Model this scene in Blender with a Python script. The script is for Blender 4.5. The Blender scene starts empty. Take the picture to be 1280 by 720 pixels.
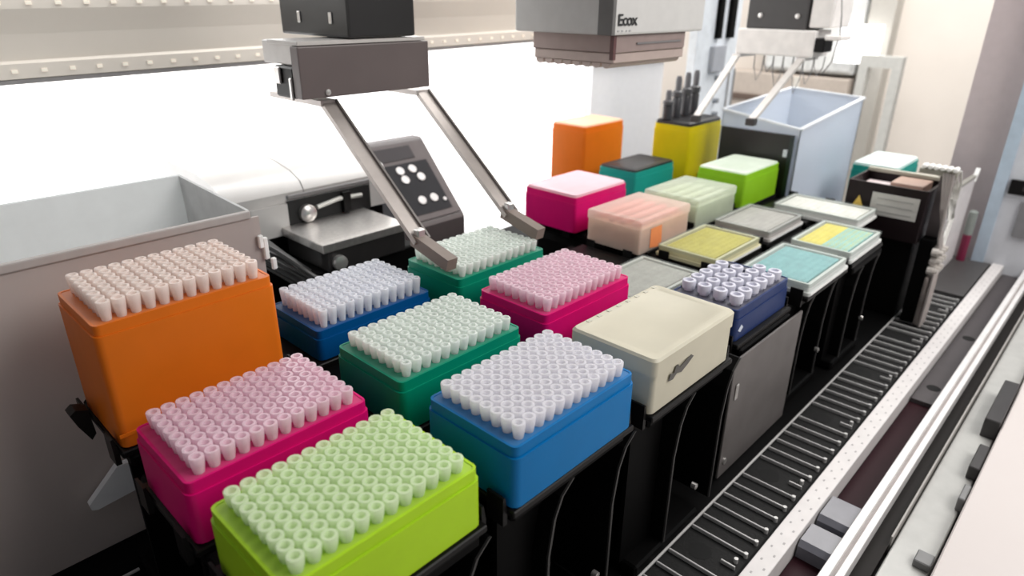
import bpy, bmesh, math, random
from mathutils import Vector, Matrix
random.seed(7)
C = bpy.context.scene.collection
S = 0.01                                    # every number below is in centimetres, z = 0 is the deck top
# ------------------------------------------------------------------ camera
sc = bpy.context.scene
F_PX, YAW, PITCH, ROLL = 836.01, math.radians(43.4219), math.radians(-23.4878), math.radians(0.4725)
cam_d = bpy.data.cameras.new('camera'); cam = bpy.data.objects.new('camera', cam_d); C.objects.link(cam)
cam_d.sensor_width = 36; cam_d.lens = F_PX / 1280 * 36; cam_d.clip_start = 0.01; cam_d.clip_end = 50
fw = Vector((math.cos(YAW)*math.cos(PITCH), math.sin(YAW)*math.cos(PITCH), math.sin(PITCH)))
rt = Vector((math.sin(YAW), -math.cos(YAW), 0)); up = rt.cross(fw)
r2 = math.cos(ROLL)*rt + math.sin(ROLL)*up; u2 = -math.sin(ROLL)*rt + math.cos(ROLL)*up
cam.matrix_world = Matrix(((r2.x, u2.x, -fw.x, 0), (r2.y, u2.y, -fw.y, 0), (r2.z, u2.z, -fw.z, .46), (0, 0, 0, 1)))
sc.camera = cam
cam_d.dof.use_dof = True; cam_d.dof.focus_distance = 0.52; cam_d.dof.aperture_fstop = 7.0
# ------------------------------------------------------------------ world, lights, exposure
sc.view_settings.view_transform = 'Standard'; sc.view_settings.look = 'None'
sc.view_settings.exposure = 0.0; sc.view_settings.gamma = 1; sc.view_settings.use_curve_mapping = False
w = bpy.data.worlds.new('room_light'); sc.world = w; w.use_nodes = True
w.node_tree.nodes['Background'].inputs[0].default_value = (.96, .97, 1, 1)
w.node_tree.nodes['Background'].inputs[1].default_value = 0.20
def area(name, loc, target, sx, sy, power, col=(1, 1, 1)):
    l = bpy.data.lights.new(name, 'AREA'); l.shape = 'RECTANGLE'; l.size = sx*S; l.size_y = sy*S; l.energy = power; l.color = col
    o = bpy.data.objects.new(name, l); C.objects.link(o); o.location = Vector(loc)*S
    o.rotation_euler = (Vector(target)-Vector(loc)).to_track_quat('-Z', 'Y').to_euler(); return o
area('ceiling_light', (95, -60, 120), (50, 35, 18), 110, 60, 17, (1, .97, .94))
area('lab_fill_light', (225, 60, 150), (260, 80, 0), 110, 110, 36, (1, .97, .93))  # unseen fill lamp, added to brighten the far lab walls
area('ceiling_light', (130, 60, 140), (100, 50, 20), 120, 70, 14, (1, .98, .96))
area('window_light', (50, 90, 52), (45, 40, 15), 120, 14, 2.6, (1, 1, 1))

# ------------------------------------------------------------------ materials
MATS = {}
def mat(name, col, rough=.5, metal=0, trans=0, noise=.06, scale=60, emit=None, bump=0, spec=.5, clear=0):
    if name in MATS: return MATS[name]
    m = bpy.data.materials.new(name); m.use_nodes = True; MATS[name] = m
    nt = m.node_tree; n = nt.nodes; L = nt.links; p = n['Principled BSDF']; out = n['Material Output']
    tc = n.new('ShaderNodeTexCoord'); nz = n.new('ShaderNodeTexNoise'); nz.inputs['Scale'].default_value = scale; nz.inputs['Detail'].default_value = 4
    L.new(tc.outputs['Object'], nz.inputs['Vector'])
    rp = n.new('ShaderNodeValToRGB'); L.new(nz.outputs['Fac'], rp.inputs['Fac'])
    lo = [max(0, c*(1-noise)) for c in col]; hi = [min(1, c*(1+noise)) for c in col]
    rp.color_ramp.elements[0].position = .3; rp.color_ramp.elements[1].position = .7
    rp.color_ramp.elements[0].color = (*lo, 1); rp.color_ramp.elements[1].color = (*hi, 1)
    L.new(rp.outputs['Color'], p.inputs['Base Color'])
    p.inputs['Roughness'].default_value = rough; p.inputs['Metallic'].default_value = metal
    p.inputs['Specular IOR Level'].default_value = spec
    if bump:
        b = n.new('ShaderNodeBump'); b.inputs['Strength'].default_value = bump; b.inputs['Distance'].default_value = .001
        L.new(nz.outputs['Fac'], b.inputs['Height']); L.new(b.outputs['Normal'], p.inputs['Normal'])
    if emit:
        p.inputs['Emission Color'].default_value = (*col, 1); p.inputs['Emission Strength'].default_value = emit
    sh = p.outputs[0]
    if trans:
        t = n.new('ShaderNodeBsdfTranslucent'); L.new(rp.outputs['Color'], t.inputs['Color'])
        mx = n.new('ShaderNodeMixShader'); mx.inputs[0].default_value = trans
        L.new(sh, mx.inputs[1]); L.new(t.outputs[0], mx.inputs[2]); sh = mx.outputs[0]
    if clear:
        t = n.new('ShaderNodeBsdfTransparent'); t.inputs['Color'].default_value = (*[min(1, .35+.65*c) for c in col], 1)
        mx = n.new('ShaderNodeMixShader'); mx.inputs[0].default_value = clear
        L.new(sh, mx.inputs[1]); L.new(t.outputs[0], mx.inputs[2]); sh = mx.outputs[0]
    L.new(sh, out.inputs['Surface'])
    return m

# ------------------------------------------------------------------ mesh helpers
class MB:
    def __init__(s): s.b = bmesh.new()
    def box(s, x0, x1, y0, y1, z0, z1, bev=0, seg=2):
        r = bmesh.ops.create_cube(s.b, size=1)['verts']
        for v in r:
            v.co = Vector(((x0+x1)/2+v.co.x*(x1-x0), (y0+y1)/2+v.co.y*(y1-y0), (z0+z1)/2+v.co.z*(z1-z0)))
        if bev:
            es = list({e for v in r for e in v.link_edges})
            bmesh.ops.bevel(s.b, geom=es, offset=bev, segments=seg, profile=.6, affect='EDGES')
        return s
    def verts_faces(s, vs, fs):
        q = [s.b.verts.new(v) for v in vs]
        for f in fs:
            try: s.b.faces.new([q[i] for i in f])
            except ValueError: pass
        return s
    def hexa(s, bot, top):                  # two quads given counter-clockwise seen from above
        return s.verts_faces(list(bot)+list(top), [(3, 2, 1, 0), (4, 5, 6, 7), (0, 1, 5, 4), (1, 2, 6, 5), (2, 3, 7, 6), (3, 0, 4, 7)])
    def prism(s, pts, axis, a, b):          # 2-D outline extruded along an axis
        def P(p, t):
            return {'x': (t, p[0], p[1]), 'y': (p[0], t, p[1]), 'z': (p[0], p[1], t)}[axis]
        n = len(pts)
        s.verts_faces([P(p, a) for p in pts]+[P(p, b) for p in pts],
                      [tuple(range(n))[::-1], tuple(range(n, 2*n))]+[(i, (i+1) % n, n+(i+1) % n, n+i) for i in range(n)])
        return s
    def lathe(s, prof, cx=0, cy=0, cz=0, n=12, axis='z', close=False):
        rings = []
        for r, z in prof:
            ring = []
            for i in range(n):
                a = 2*math.pi*i/n; c, d = r*math.cos(a), r*math.sin(a)
                co = {'z': (cx+c, cy+d, cz+z), 'y': (cx+c, cy+z, cz+d), 'x': (cx+z, cy+c, cz+d)}[axis]
                ring.append(s.b.verts.new(co))
            rings.append(ring)
        for k in range(len(rings)-1):
            for i in range(n):
                s.b.faces.new([rings[k][i], rings[k][(i+1) % n], rings[k+1][(i+1) % n], rings[k+1][i]])
        if close:
            s.b.faces.new(rings[0][::-1]); s.b.faces.new(rings[-1])
        return s
    def tube(s, pts, r, n=8):
        pts = [Vector(p) for p in pts]; rings = []
        for i, p in enumerate(pts):
            t = (pts[min(i+1, len(pts)-1)]-pts[max(i-1, 0)]).normalized()
            a = t.cross(Vector((.3, .2, .93))).normalized(); b = t.cross(a)
            rings.append([s.b.verts.new(p+r*(math.cos(2*math.pi*k/n)*a+math.sin(2*math.pi*k/n)*b)) for k in range(n)])
        for j in range(len(rings)-1):
            for k in range(n):
                s.b.faces.new([rings[j][k], rings[j][(k+1) % n], rings[j+1][(k+1) % n], rings[j+1][k]])
        s.b.faces.new(rings[0][::-1]); s.b.faces.new(rings[-1]); return s
    def bar(s, p, q, w, t, side=(1, 0, 0)):  # flat bar from p to q, width w along side, thickness t
        p, q = Vector(p), Vector(q); d = (q-p).normalized(); a = Vector(side).normalized(); b = d.cross(a).normalized()
        a = a*w/2; b = b*t/2
        return s.verts_faces([p-a-b, p+a-b, p+a+b, p-a+b, q-a-b, q+a-b, q+a+b, q-a+b],
                             [(3, 2, 1, 0), (4, 5, 6, 7), (0, 1, 5, 4), (1, 2, 6, 5), (2, 3, 7, 6), (3, 0, 4, 7)])
    def mesh(s, name, m, smooth=False):
        bmesh.ops.recalc_face_normals(s.b, faces=s.b.faces[:])
        for v in s.b.verts: v.co *= S
        me = bpy.data.meshes.new(name); s.b.to_mesh(me); s.b.free(); me.materials.append(m)
        if smooth:
            for p in me.polygons: p.use_smooth = True
            try: me.set_sharp_from_angle(angle=math.radians(35))
            except Exception: pass
        return me
    def build(s, name, m, parent=None, loc=(0, 0, 0), smooth=False, label=None, kind=None):
        o = bpy.data.objects.new(name, s.mesh(name, m, smooth)); C.objects.link(o)
        o.location = Vector(loc)*S
        if parent: o.parent = parent
        if label: o['label'] = label
        if kind: o['kind'] = kind
        return o
def tag(o, label, cat, group=None, kind=None):
    o['label'] = label; o['category'] = cat
    if group: o['group'] = group
    if kind: o['kind'] = kind
    return o
def thing(name, label, cat, loc=(0, 0, 0), group=None):
    o = bpy.data.objects.new(name, None); C.objects.link(o); o.empty_display_size = .01
    o.location = Vector(loc)*S; return tag(o, label, cat, group)
def inst(me, name, parent=None, loc=(0, 0, 0)):
    o = bpy.data.objects.new(name, me); C.objects.link(o); o.location = Vector(loc)*S
    if parent: o.parent = parent
    return o
def open_box(mb, x0, x1, y0, y1, z0, z1, t=.2, r=.5, flo=.25):
    """thin-walled tray with rounded vertical corners, open on top"""
    def ring(a, z):
        p = []
        for cx, cy, a0 in ((x1-r, y1-r, 0), (x0+r, y1-r, 90), (x0+r, y0+r, 180), (x1-r, y0+r, 270)):
            for k in range(4):
                an = math.radians(a0+30*k); p.append((cx+(r-a)*math.cos(an), cy+(r-a)*math.sin(an), z))
        return p
    rings = [ring(0, z0), ring(0, z1), ring(t, z1), ring(t, z0+flo)]
    V = sum(rings, []); n = 16; Fs = [tuple(range(n))[::-1], tuple(range(3*n, 4*n))]
    for k in range(3):
        for i in range(n): Fs.append((k*n+i, k*n+(i+1) % n, (k+1)*n+(i+1) % n, (k+1)*n+i))
    return mb.verts_faces(V, Fs)
def plate_with_holes(mb, x0, x1, y0, y1, z, nx, ny, pitch, r, rim=.5):
    """flat insert: a round opening in each cell of the grid, with a skirt around the edge"""
    gx0 = (x0+x1)/2-nx*pitch/2; gy0 = (y0+y1)/2-ny*pitch/2; h = pitch/2
    for i in range(nx):
        for j in range(ny):
            cx = gx0+(i+.5)*pitch; cy = gy0+(j+.5)*pitch
            sq = [(h, 0), (h, h), (0, h), (-h, h), (-h, 0), (-h, -h), (0, -h), (h, -h)]
            o = [mb.b.verts.new((cx+a, cy+b, z)) for a, b in sq]
            q = [mb.b.verts.new((cx+r*math.cos(k*math.pi/4), cy+r*math.sin(k*math.pi/4), z)) for k in range(8)]
            for k in range(8): mb.b.faces.new([o[k], o[(k+1) % 8], q[(k+1) % 8], q[k]])
    gx1 = gx0+nx*pitch; gy1 = gy0+ny*pitch
    fr = [(x0, y0), (x1, y0), (x1, y1), (x0, y1)]; gr = [(gx0, gy0), (gx1, gy0), (gx1, gy1), (gx0, gy1)]
    mb.verts_faces([(*p, z) for p in fr]+[(*p, z) for p in gr], [(k, (k+1) % 4, 4+(k+1) % 4, 4+k) for k in range(4)])
    return mb

BLACK = mat('black_plastic', (.002, .0019, .002), .55, spec=.08)
BLACKG = mat('black_gloss', (.006, .0055, .0055), .4, spec=.2)
EDGE = mat('edge_highlight', (.05, .048, .047), .4, .3)  # lighter than the webs: light caught on their front edges, put into the colour
DARKG = mat('dark_grey_metal', (.05, .047, .047), .4, .3)
STEEL = mat('brushed_steel', (.62, .6, .58), .32, .85, noise=.1, scale=200)
WHITE = mat('white_paint', (.80, .78, .76), .4)
ALU = mat('white_rail', (.84, .82, .81), .35, .15)

# ================================================================== setting
def struct(o):
    o['kind'] = 'structure'; return o
fl = struct(MB().box(-60, 155, -60, 98, -6, -2.6).build('floor', mat('machine_bed', (.045, .04, .04), .5)))
# deck plate with its slots
deck = thing('deck_plate', 'black slotted deck plate under the racks, running back from the ruler', 'deck', (0, 15.7, 0))
MB().box(-30, 150, 6.0, 81, -2.4, 0).build('plate', BLACK, deck)
MB().box(-30, 128, .0, 6.0, -2.4, -.35).build('slot_bed', mat('slot_bed_black', (.016, .016, .016), .6, spec=.12, bump=.6, scale=400), deck)
MB().box(128, 150, -.0, 6.0, -2.4, 0.0).build('end_plate', mat('grey_end_plate', (.07, .066, .065), .5), deck, label='plain dark grey plate at the far end of the deck')
RIB = mat('slot_rib', (.55, .54, .53), .35, .1)
ribm = MB().box(-.085, .085, .35, 5.75, -.35, .08, .04, 1).mesh('slot_rib', RIB)
ribs = MB().box(-.085, .085, .35, 1.7, -.35, .08, .04, 1).mesh('slot_rib_short', RIB)
pin = MB().lathe([(.01, .14), (.2, .14), (.2, -.35)], n=8).mesh('rib_pin', RIB)
x = 45.9-2.1*7*4; k = 0
while x < 127.5:
    if k % 7 == 0:
        inst(ribs, 'slot_rib', deck, (x, 0, 0))
        MB().lathe([(.01, -.33), (1.05, -.33), (1.05, -.35)], n=20).build('round_hole', mat('hole_black', (.002, .002, .002), .9), deck, (x-.1, 3.7, 0), label='round black hole among the slots')
        inst(pin, 'rib_pin', deck, (x+.9, .7, 0))
    else:
        inst(ribm, 'slot_rib', deck, (x, 0, 0)); inst(pin, 'rib_pin', deck, (x, .35, 0))
    x += 2.1; k += 1
MB().box(-20, 127.5, 5.78, 5.98, -.1, .16, .04, 1).build('slot_edge', RIB, deck)
MB().box(-30, 150, -.25, 0, -2.4, -.2).build('front_lip', BLACK, deck)
# ruler rail
rul = thing('ruler_rail', 'flat white ruler rail with dotted marks beside the deck slots', 'rail', (0, 13.5, 0))
MB().box(-30, 149.5, 0, 1.85, -2.3, .25, .05, 1).build('rail_body', mat('ruler_white', (.70, .67, .66), .45, noise=.04), rul)
mk = MB(); x = -20
while x < 148:
    mk.box(x-.14, x+.14, .45, .62, .25, .27); mk.box(x+.92, x+1.18, 1.15, 1.32, .25, .27); x += 2.1
mk.build('scale_marks', mat('mark_grey', (.42, .40, .40), .6), rul, kind='stuff', label='small grey dashes printed along the ruler')
# sunken channel between the rails
ch = thing('cable_channel', 'sunken dark maroon channel between the two white rails', 'channel', (0, 10.4, -2.4))
MB().box(-30, 149.5, 0.05, 3.0, -.1, .3).build('channel_bed', mat('maroon_bed', (.022, .005, .008), .5, spec=.12), ch)
MB().box(90, 149.5, .1, 2.95, .3, .9).build('cover_strip', mat('grey_strip', (.06, .052, .054), .45), ch)
for a, b in ((53.2, 57), (57.9, 62.4)):
    MB().prism([(a, .3), (b, .3), (b, 1.6), (b-.5, 2.1), (a+.5, 2.1), (a, 1.6)], 'y', .1, 2.95).build('metal_bracket', mat('bluish_metal', (.17, .17, .195), .3), ch, label='shiny grey metal bracket')
for a in (94.6, 114.5):
    MB().lathe([(.01, .93), (.85, .93), (.85, .85)], n=16).build('screw_hole', mat('hole_black', (0, 0, 0)), ch, (a, 1.4, 0), label='round black hole in the grey strip')
# front guide rail
gr = thing('guide_rail', 'double white aluminium guide rail with a groove, nearest the front panel', 'rail', (0, 5.8, -2.3))
MB().box(-30, 149.5, 3.85, 4.6, 0, 2.7, .06, 1).build('rail_body', ALU, gr)
MB().box(-30, 149.5, 3.5, 3.85, 0, 2.2).build('groove', mat('groove_grey', (.42, .38, .37), .5), gr, label='grey groove of the rail')
MB().box(-30, 149.5, 2.9, 3.5, 0, 2.6, .06, 1).build('rail_flange', ALU, gr)
MB().box(-30, 149.5, 1.5, 2.9, 0, 1.0).build('dark_strip', mat('brown_black', (.008, .006, .005), .6, spec=.2), gr)
MB().box(60, 149.5, 1.35, 1.5, 0, 2.0).build('seal_strip', mat('warm_grey', (.36, .34, .32), .5), gr)
# front panel
fp = thing('front_panel', 'large smooth white panel filling the lower right corner', 'panel', (0, 0, -2.6))
MB().box(-40, 149.5, 3.6, 7.0, .0, 1.4, .1, 1).build('sill', mat('glassy_grey', (.44, .44, .42), .3), fp, label='pale grey-green sill beside the rail')
MB().box(-40, 149.5, -45, 3.3, .0, 3.3, .35, 3).build('panel_sheet', mat('panel_white', (.60, .55, .53), .55, noise=.02, scale=4), fp, smooth=True)
for a, b, c, d, h in ((86, 98, 3.4, 5.0, 3.9), (76, 81.5, 3.4, 4.4, 3.0), (69.5, 72.5, 3.4, 4.0, 3.0), (58.5, 60.3, 3.6, 5.0, 2.2)):
    MB().box(a, b, c, d, 1.4, h, .1, 1).build('latch', DARKG if a > 70 else mat('grey_latch', (.2, .2, .2)), fp)
# side wall of the enclosure at the far end
wr = struct(MB().box(149.6, 152, -45, 18.7, -2.3, 75).build('wall_right', mat('column_white', (.66, .68, .72), .5, noise=.03)))
struct(MB().box(149.2, 150, 16.9, 18.9, -2.2, 75).build('trim_1', mat('column_blue', (.50, .60, .70), .35)))
struct(MB().box(152.2, 153.5, 18.8, 27.0, -2.3, 75).build('trim_2', mat('mauve_panel', (.56, .48, .48), .55, noise=.03)))
pt = thing('panel_catch', 'small black square catch on the white end column', 'catch', (149.5, 14.9, 15.2))
MB().box(-.6, 0.05, -2.6, 1.5, -1.5, 1.2, .15).build('catch_body', BLACKG, pt)
MB().box(-.75, -.6, -2.0, -.6, -.6, .3, .1).build('catch_button', DARKG, pt)
t = tag(MB().box(149.0, 149.55, 11, 13.9, 6.0, 12.6, .1).build('cover_plate', mat('mid_grey', (.22, .22, .23))), 'grey rectangular plate low on the white end column', 'plate')
t = tag(MB().lathe([(.01, -.25), (.3, -.25), (.45, -.1), (.45, .1)], 149.5, 17.8, 19.1, 12, 'x').build('screw', mat('mid_grey', (.2, .2, .2))), 'round screw head on the blue edge of the end column', 'screw')

MB().box(6.5, 9.5, 37.6, 37.9, 0, .12).build('slot_rib', RIB, deck)
MB().lathe([(.01, .15), (.35, .12), (.4, 0)], 4.3, 39.0, 0, 10).build('screw_head', STEEL, deck)
# ---- lab behind
LAB = struct(MB().box(300, 304, 30, 200, -60, 120).build('wall_back', mat('lab_cream', (.80, .74, .68), .8, noise=.03, scale=5)))
struct(MB().box(150, 300, 188, 192, -60, 120).build('wall_left', mat('lab_white', (.92, .92, .92), .8, noise=.02, scale=5)))
struct(MB().box(155, 300, -20, 190, -62, -60).build('trim_3', mat('lab_floor', (.4, .38, .36), .7)))
struct(MB().box(292, 299.9, 82, 91, -58, 118).build('trim_4', mat('grey_pillar', (.52, .50, .46), .7, noise=.03)))
cb = thing('wall_cupboard', 'pale blurred cupboard on the far lab wall above the beige band', 'cupboard', (290, 92, 19))
MB().box(0, 9.9, 0, 36, 0, 99, .5).build('body', mat('cupboard_white', (.74, .75, .74), .6), cb)
MB().box(-1, 0, 1, 17, 1, 98, .3).build('door', mat('cupboard_door', (.78, .79, .78), .5), cb)
MB().box(-1, 0, 19, 35, 1, 98, .3).build('door', mat('cupboard_door', (.78, .79, .78), .5), cb)
wn = struct(MB().box(287.6, 288.8, 83.5, 99.0, 23.6, 37.6).build('window_2', mat('bright_pane', (1, 1, 1), .4, emit=1.6)))
bb = thing('wall_bench', 'blurred beige bench front across the far lab wall', 'bench', (285, 92, -60))
MB().box(3, 14.9, 0, 72, 0, 77.5, .5).build('front', mat('beige', (.56, .49, .43), .6), bb)
MB().box(2, 14.9, 0, 72, 66, 68.5, .3).build('dark_line', mat('dark_brown', (.14, .10, .08), .6), bb, (0, 0, 0))  # thin dark brown strip across the bench front
MB().box(2.2, 3, 19, 21.4, 60, 77).build('post', mat('beige_light', (.75, .72, .66), .6), bb)
pr = thing('equipment_stand', 'pale grey blurred frame standing in front of the far wall, right of the tall bin', 'frame', (270, 70, -60))
MB().box(0, 4, 0, 3, 0, 84).build('post', mat('pale_grey', (.60, .60, .57), .6), pr)
MB().box(0, 4, 11, 14, 0, 84).build('post', mat('pale_grey', (.6, .6, .57), .6), pr)
MB().box(0, 4, 0, 14, 84, 88).build('crossbar', mat('pale_grey', (.6, .6, .57), .6), pr)

# ---- back of the machine: bright pane and light bar
pane = struct(MB().box(-70, 131, 100.5, 101.5, -2.3, 60).build('window_1', mat('backlit_pane', (1, 1, 1), .5, emit=1.9)))
wp = thing('partition_board', 'pale grey-white upright panel behind the yellow box and the gantry head', 'panel', (131.5, 99, 0))
MB().box(0, 31, 0, 1.2, 0, 33, .2).build('panel_sheet', mat('pale_panel', (.92, .92, .94), .5, noise=.02), wp)
MB().box(0, 32, -.8, 0, 31.5, 33.3, .2).build('top_edge', mat('white_edge', (.9, .9, .9), .4), wp)
lb = thing('led_light_bar', 'long beige light housing with rows of small lamps above the bright pane', 'light', (0, 96, 36.4))
def zz(x): return (x-17.65)*0.0145
pro = [(0, 0), (3.5, -.0), (3.5, 22), (-1.5, 22), (-1.8, 8.0), (-1.2, 5.4), (-.9, 2.6), (-1.4, 2.3), (-1.4, .7), (-.6, .5)]
V = [(-70, y, z+zz(-70)) for y, z in pro]+[(128, y, z+zz(128)) for y, z in pro]; n = len(pro)
MB().verts_faces(V, [tuple(range(n)), tuple(range(n, 2*n))]+[(i, (i+1) % n, n+(i+1) % n, n+i) for i in range(n)]).build('housing', mat('housing_beige', (.72, .67, .60), .5, noise=.04, scale=8), lb)
d = MB()
for q, y in ((1.5, -1.42), (8.6, -1.85)):
    xx = -66
    while xx < 126:
        d.box(xx, xx+.6, y-.08, y+.1, q+zz(xx)-.2, q+zz(xx)+.2); xx += 2.9
d.build('lamp_row', mat('led_warm', (1, .90, .78), .5, emit=.1), lb, kind='stuff', label='rows of small warm lamps')
MB().bar((-70, -.9, .35+zz(-70)), (128, -.9, .35+zz(128)), .7, .5, (0, 1, 0)).build('lower_edge', mat('edge_grey', (.30, .29, .29), .5), lb)

# ================================================================== tip boxes
TIPS = []
PLASTIC = {}
def plast(name, col, tr=.22): return mat('plastic_'+name, col, .42, trans=tr, noise=.03, scale=40, spec=.28)
HUE = {'lime green': (.50, .78, .025), 'magenta': (.80, .004, .20), 'sky blue': (.0, .20, .53), 'sea green': (.0, .32, .19),
       'deep blue': (.0, .10, .34), 'orange': (.86, .21, .012), 'yellow': (.85, .70, .01), 'teal': (.02, .42, .36), 'light green': (.33, .66, .02)}
TOPB = .35
def rack(name, label, hue, cx, cy, ztip, h, zb=17.8, W=12.0, D=7.8, tips=True, lid=None):
    zt = ztip-h; H = zt-zb; m = plast(hue.replace(' ', '_'), HUE[hue])
    mt = plast(hue.replace(' ', '_')+'_insert', [min(1, c*.85+.06) for c in HUE[hue]])
    t = thing(name, label, 'tip box', (cx, cy, zb), 'tip boxes on the deck')
    b = MB(); a, c = W/2+.12, D/2+.12
    open_box(b, -a, a, -c, c, 0, H-.75, .22, .55); b.build('body', m, t, smooth=True)
    b = MB(); a, c = W/2, D/2
    # upper tray: skirt, thin ledge and the perforated top
    open_box(b, -a, a, -c, c, H-.74, H, .18, .45, .1)
    b.b.faces.ensure_lookup_table()
    fs = [f for f in b.b.faces if len(f.verts) == 16]; bmesh.ops.delete(b.b, geom=fs, context='FACES_ONLY')
    b.build('rim', m, t, smooth=True)
    b = MB(); plate_with_holes(b, -a+.17, a-.17, -c+.17, c-.17, H-.04, 12, 8, .9, .3)
    b.build('insert', mt, t)
    if hue == 'orange' or H > 8:
        MB().box(-W/2-.16, W/2+.16, -D/2-.2, -D/2-.12, .9, 1.15).build('moulded_line', m, t)
    if tips: TIPS.append((label, hue, cx, cy, zt-.04, h))
    return t, H
rack('tip_box', 'lime green tip box in the front left corner, its tips set low', 'lime green', 15.01, 26.22, 22.56, .92, 17.6)
rack('tip_box', 'magenta tip box between the lime green box and the tall orange box', 'magenta', 15.07, 37.12, 22.23, 1.1, 16.9)
rack('tip_box', 'sky blue tip box at the front, beside the cream lidded box', 'sky blue', 29.03, 25.32, 23.28, 1.05, 17.9)
rack('tip_box', 'sea green tip box in the middle, behind the sky blue box', 'sea green', 29.22, 36.19, 22.87, 1.05, 17.9)
rack('tip_box', 'deep blue tip box right of the tall orange box', 'deep blue', 30.6, 49.15, 22.1, 1.55, 17.9)
rack('tip_box', 'magenta tip box behind the cream lidded box', 'magenta', 43.5, 35.59, 23.33, 1.15, 17.9)
rack('tip_box', 'sea green tip box gripped between the two gripper fingers', 'sea green', 44.0, 46.57, 23.05, 1.1, 17.9)
rack('tip_box', 'tall orange tip box at the left edge of the deck', 'orange', 15.02, 48.39, 28.21, 1.3, 17.8)

def tip_mesh(name, h, m, n=10):
    b = MB(); b.lathe([(.23, -.15), (.25, h-.08), (.26, h), (.41, h), (.43, h-.06), (.40, h-.5), (.30, 0), (.28, -.25), (.17, -1.5), (.03, -1.5)], n=n)
    return b.mesh(name, m, True)
TC = {'lime green': (.90, .98, .78), 'magenta': (.98, .84, .90), 'sky blue': (.97, .96, .98), 'sea green': (.95, .98, .95),
      'deep blue': (.95, .96, 1), 'orange': (1, .92, .88)}
GRP = 'clear pipette tips standing in the tip boxes'
def tipmat(hue): return mat('tip_'+hue.replace(' ', '_'), TC[hue], .18, trans=.45, noise=.02, clear=.27, spec=.6)
ORD = ['first', 'second', 'third', 'fourth', 'fifth', 'sixth', 'seventh', 'eighth', 'ninth', 'tenth', 'eleventh', 'twelfth']
rest = None; restmats = []; solo = 0
for label, hue, cx, cy, z, h in TIPS:
    m = tipmat(hue)
    where = {'lime green': 'lime green', 'magenta': 'front magenta', 'sky blue': 'sky blue', 'orange': 'tall orange'}.get(hue, '')
    single = ('lime' in hue) or ('between the lime' in label) or ('sky' in hue)
    if single or hue == 'orange': me = tip_mesh('pipette_tip', h, m, 12)
    for j in range(8):
        for i in range(12):
            px, py = cx+(i-5.5)*.9, cy+(j-3.5)*.9
            if single or (hue == 'orange' and j == 0):
                o = bpy.data.objects.new('pipette_tip', me); C.objects.link(o); o.location = (px*S, py*S, z*S)
                tag(o, 'clear tip in the %s box, %s row from the front, %s from the left' % (where, ORD[j], ORD[i]), 'pipette tip', 'clear pipette tips in the %s box' % where)
                solo += 1
    if not single:
        b = MB()
        for j in range(8):
            for i in range(12):
                if hue == 'orange' and j == 0: continue
                q = [(.25, h), (.39, h), (.42, h-.06), (.39, h-.5), (.28, 0), (.26, -.4)]
                q = [(.22, .1), (.23, h-.05)]+q
                b.lathe(q, cx+(i-5.5)*.9, cy+(j-3.5)*.9, z, 8)
        if rest is None: rest = bmesh.new()
        me2 = b.mesh('tmp', m, True)
        restmats.append((me2, m))
# the tips past the first 300 become one object
vs, fs, mi = [], [], []
for idx, (me2, m) in enumerate(restmats):
    off = len(vs); vs += [tuple(v.co) for v in me2.vertices]
    for p in me2.polygons: fs.append([off+i for i in p.vertices]); mi.append(idx)
    bpy.data.meshes.remove(me2)
rm = bpy.data.meshes.new('pipette_tips'); rm.from_pydata(vs, [], fs)
for _, m in restmats: rm.materials.append(m)
for p, i in zip(rm.polygons, mi): p.material_index = i; p.use_smooth = True
ro = bpy.data.objects.new('pipette_tips', rm); C.objects.link(ro)
tag(ro, 'clear pipette tips filling the green, deep blue, rear magenta and tall orange boxes', 'pipette tips', kind='stuff')

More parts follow.
